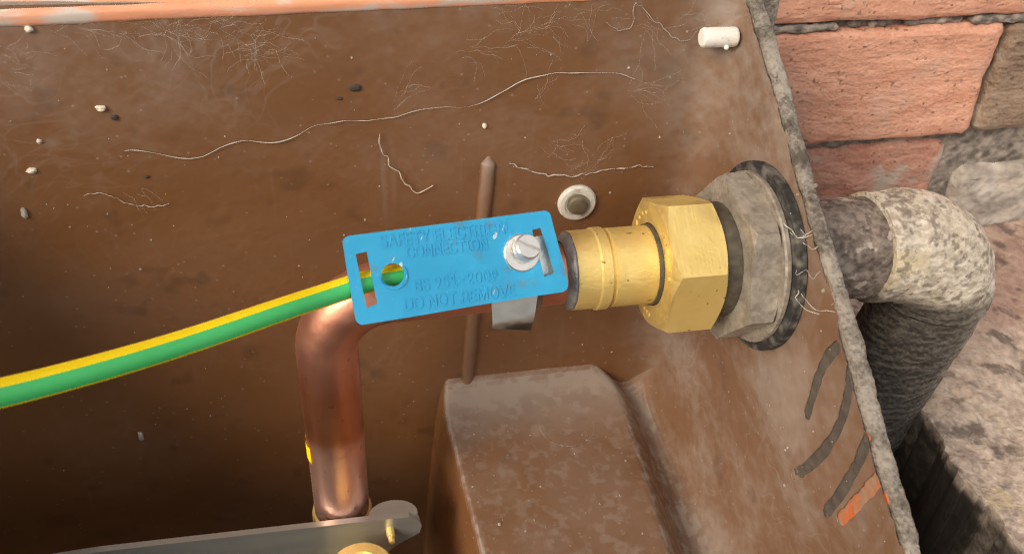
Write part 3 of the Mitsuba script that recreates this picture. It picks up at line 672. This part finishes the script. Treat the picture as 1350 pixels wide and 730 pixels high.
part(L, 'cap', lathe_z([[0, ctr[2] - 0.05], [0.0125, ctr[2] - 0.05], [0.0125, ctr[2] - 0.0012], [0.0116, ctr[2]], [0.0075, ctr[2]], [0.0070, ctr[2] - 0.001], [0, ctr[2] - 0.001]], ctr[0], ctr[1]), 'brass', smooth=25)

# ------------------------------------------------------------------ grommet and plug on the back wall
g = at(760, 266, 1, YB)
H = 'screw_grommet'
say(H, 'white plastic grommet holding a dull screw on the brown back wall', 'screw grommet')
ax = np.array([0, -1.0, 0])
part(H, 'grommet', disc(g, ax, [[0, -0.001], [0.0082, -0.001], [0.0083, 0.0012], [0.0075, 0.0022], [0.0058, 0.0024], [0.0052, 0.0016], [0, 0.0016]]), 'grey_nylon', smooth=30)
part(H, 'screw', disc(g + ax * 0.0014, ax, [[0, 0], [0.0046, 0], [0.0046, 0.0012], [0.0040, 0.0026], [0.0024, 0.0033], [0, 0.0034]]), 'old_screw', smooth=40)
J = 'wall_plug'
say(J, 'white plastic plug sticking out near the top right corner of the box', 'plug')
pa = at(924, 50, 1, 0.050)
plug = m3.Manifold.batch_hull([m3.Manifold.sphere(0.0013, 16).translate([x, 0.0024 * math.cos(t), 0.0024 * math.sin(t)]) for x in (0.0013, 0.0131) for t in np.linspace(0, 2 * math.pi, 20)])
pm = tm(plug); pm.apply_translation([pa[0], pa[1], pa[2]])
part(J, 'body', pm, 'white_nylon', smooth=50)
nub = trimesh.creation.icosphere(2, 0.0010); nub.apply_translation([pa[0] + 0.0095, pa[1] - 0.003, pa[2] - 0.0028])
part(J, 'nub', nub, 'white_nylon', smooth=True)

# ------------------------------------------------------------------ cobwebs, grit and straw
def thread(px, off=0.001, r=0.0002, wob=0.0006, n=90, plane=(1, YB), seed=0):
    ax_, val = plane
    P = spline([at(u, v, ax_, val - off) for u, v in px], n)
    P = P + (meshkit.noise(np.c_[np.arange(n) * 0.35, np.full(n, seed * 3.1), np.zeros(n)])[:, None] - 0.5) * wob * np.array([1, 0.3, 1.5])
    rr = 0.40 * r * (0.15 + 1.7 * meshkit.noise(np.c_[np.arange(n) * 0.45, np.full(n, seed * 1.7 + 9), np.zeros(n)]))
    return tube(P, rr, 6, up=(0.1, -1, 0.2))
w = 'cobweb_strand'
put(w, thread([(165, 197), (215, 203), (268, 206), (306, 188), (368, 188), (412, 168), (502, 158), (565, 143), (628, 139), (655, 126), (690, 106), (742, 97), (800, 96), (838, 104)], r=0.00033), 'web_silk', smooth=True)
say(w, 'long pale cobweb strand running across the back wall', 'cobweb')
k = 'cobweb_strand_001'
put(k, thread([(672, 215), (700, 226), (745, 232), (800, 224), (860, 222)], r=0.00045, wob=0.001, seed=3), 'web_silk', smooth=True)
say(k, 'sagging dusty cobweb strand above the white grommet', 'cobweb')
k = 'cobweb_strand_002'
put(k, thread([(800, 28), (812, 38), (832, 36), (836, 8), (870, 34), (920, 36)], r=0.00022, wob=0.001, seed=5), 'web_silk', smooth=True)
say(k, 'ragged cobweb edge left of the white plug', 'cobweb')
k = 'cobweb_strand_003'
put(k, thread([(110, 258), (140, 257), (170, 268), (195, 272), (222, 270)], r=0.00025, seed=6), 'web_silk', smooth=True)
say(k, 'short faint cobweb strand low on the left of the back wall', 'cobweb')
k = 'straw_stalk'
put(k, thread([(499, 178), (506, 200), (516, 218), (530, 234), (540, 249), (570, 246)], off=0.0016, r=0.00045, wob=0.0012, n=40, seed=8), 'straw', smooth=True)
say(k, 'thin bent straw stalk stuck on the back wall above the blue tag', 'straw')
# strands between rubber washer and rim
strands = []
def strand3(p, q, sag, r, seed):
    t = np.linspace(0, 1, 30)[:, None]
    P = p + (q - p) * t + np.array([0, 0, -sag]) * (4 * t * (1 - t))
    P = P + (np.stack([meshkit.noise(np.c_[np.arange(30) * 0.16, np.full(30, seed + c * 7.3), np.zeros(30)]) for c in range(3)], 1) - 0.5) * 0.004
    return tube(P, r * (0.5 + meshkit.noise(np.c_[np.arange(30) * 0.4, np.full(30, seed + 31.0), np.zeros(30)]) ** 1.5) * 0.38, 6, up=(0.3, -1, 0.1))
rimp = lambda y: np.array([XW + 0.0005, y, float(rim_z(y)) + 0.0005])
wp = lambda a, r=0.0345: np.array([0.1105, r * -math.cos(a), PZ + r * math.sin(a)])
for i, (a_, y_, sg_, r_) in enumerate([(0.95, -0.030, 0.003, 0.0004), (1.05, -0.028, 0.005, 0.0003), (0.85, -0.034, 0.002, 0.0003), (0.3, -0.050, 0.006, 0.0003), (0.25, -0.052, 0.003, 0.00022), (0.55, -0.040, 0.004, 0.0002)]):
    strands.append(strand3(wp(a_), rimp(y_), sg_, r_, i * 1.3))
put('cobweb_strand_004', cat(strands), 'web_pale', smooth=True)
say('cobweb_strand_004', 'tangled cobweb threads stretched from the rubber washer to the side rim', 'cobweb')
# loose fibres
fib = []
def fibre(P, d, length, r):
    n = 12
    pts = [P]
    for i in range(n):
        d = d + rng.normal(size=3) * np.array([0.24, 0.04, 0.24]); d /= np.linalg.norm(d)
        q_ = pts[-1] + d * length / n
        q_[1] = min(q_[1], YB - 0.0003)
        pts.append(q_)
    return tube(np.array(pts), r, 4, up=(0.21, -1, 0.13), caps=False)
def cluster(u0, v0, su, sv, n, L, r=0.000015):
    for i in range(n // 20):
        u, v = rng.normal(u0, su), rng.normal(v0, sv)
        C0 = at(u, max(v, 12), 1, YB - 0.0003)
        a_ = rng.normal(0.2, 0.8)
        for k in range(rng.integers(3, 11)):
            P = C0 + rng.normal(size=3) * np.array([0.003, 0, 0.0022]) - np.array([0, rng.uniform(0, 0.002), 0])
            if P[2] > 0.070 or P[0] > 0.106: continue
            t_ = a_ + rng.normal(0, 0.35)
            fib.append(fibre(P, np.array([math.cos(t_), rng.normal(0, 0.08), math.sin(t_)]), rng.uniform(0.3, 1.5) * L, r * rng.uniform(0.5, 1.6)))
for c in ((250, 40, 60, 14, 190, 0.014), (300, 58, 22, 18, 90, 0.010), (110, 34, 70, 10, 80, 0.012), (640, 45, 130, 28, 120, 0.014), (480, 130, 160, 60, 70, 0.012),
          (850, 110, 60, 50, 90, 0.013), (965, 220, 18, 50, 120, 0.016), (900, 26, 45, 16, 70, 0.016), (400, 300, 260, 90, 50, 0.008), (770, 226, 70, 12, 60, 0.014), (20, 65, 12, 12, 40, 0.008)):
    cluster(*c)
put('cobweb_fluff', cat(fib), 'web_pale', smooth=True)
say('cobweb_fluff', 'fine white cobweb fluff clinging along the top of the back wall', 'cobweb', kind='stuff')

crumbs = [((133, 143), 0.0022, 'pale_grit', (1.3, .8, .8), 'pale crumb stuck to the wall beside a black one'), ((151, 155), 0.0017, 'dark_grit', (1.2, .7, .9), 'black crumb stuck to the wall beside a pale one'),
          ((41, 225), 0.0021, 'pale_grit', (1.3, .8, .8), 'pale crumb low at the left of the back wall'), ((32, 281), 0.0024, 'grey_grit', (.7, .7, 1.6), 'long grey crumb nearest the left edge, above the cable'),
          ((52, 187), 0.0015, 'pale_grit', (1, .8, .9), 'small pale crumb hanging by a dark thread'), ((38, 39), 0.0020, 'pale_grit', (1, .8, .9), 'pale crumb just under the back rim at far left'),
          ((639, 166), 0.0016, 'pale_grit', (.8, .7, 1.2), 'single pale crumb above the moulded rib'), ((468, 116), 0.0022, 'dark_grit', (1.5, .6, .9), 'black dead insect on the upper back wall'),
          ((186, 575), 0.0026, 'grey_grit', (.7, .6, 1.7), 'grey crumb in the dark lower left of the wall'), ((447, 130), 0.0013, 'dark_grit', (1.6, .6, .5), 'thin black speck left of the dead insect'),
          ((193, 233), 0.0012, 'dark_grit', (1.4, .6, .7), 'tiny black crumb in the left middle of the wall')]
for i, ((u, v), s, m_, sq, lab) in enumerate(crumbs):
    key = 'crumb' if i == 0 else f'crumb_{i:03d}'
    put(key, roughen(lump(at(u, v, 1, YB - s * 0.25), s * 0.64, i + 1, sq), 0.0003, 900, i), m_, smooth=True)
    say(key, lab, 'crumb')
grit = []
for i in range(240):
    s = rng.uniform(0.00012, 0.00045) * (1.7 if rng.random() < 0.08 else 1)
    t = rng.random()
    if t < 0.5:
        p = np.array([rng.uniform(-0.2, 0.105), YB - s * 0.3, rng.uniform(-0.15, 0.07)])
    elif t < 0.72:
        p = np.array([rng.uniform(0.004, 0.088), rng.uniform(-0.07, 0.055), -0.1168])
    else:
        y_ = rng.uniform(-0.11, 0.045)
        p = np.array([XW - s * 0.3, y_, rng.uniform(-0.13, float(rim_z(y_)))])
    m = trimesh.creation.icosphere(1, s); m.vertices *= rng.uniform(0.6, 1.3, 3); m.apply_translation(p)
    grit.append(m)
put('wall_grit', cat(grit), 'grey_grit', smooth=True)
say('wall_grit', 'scattered tiny pale grit over the inside of the box', 'grit', kind='stuff')
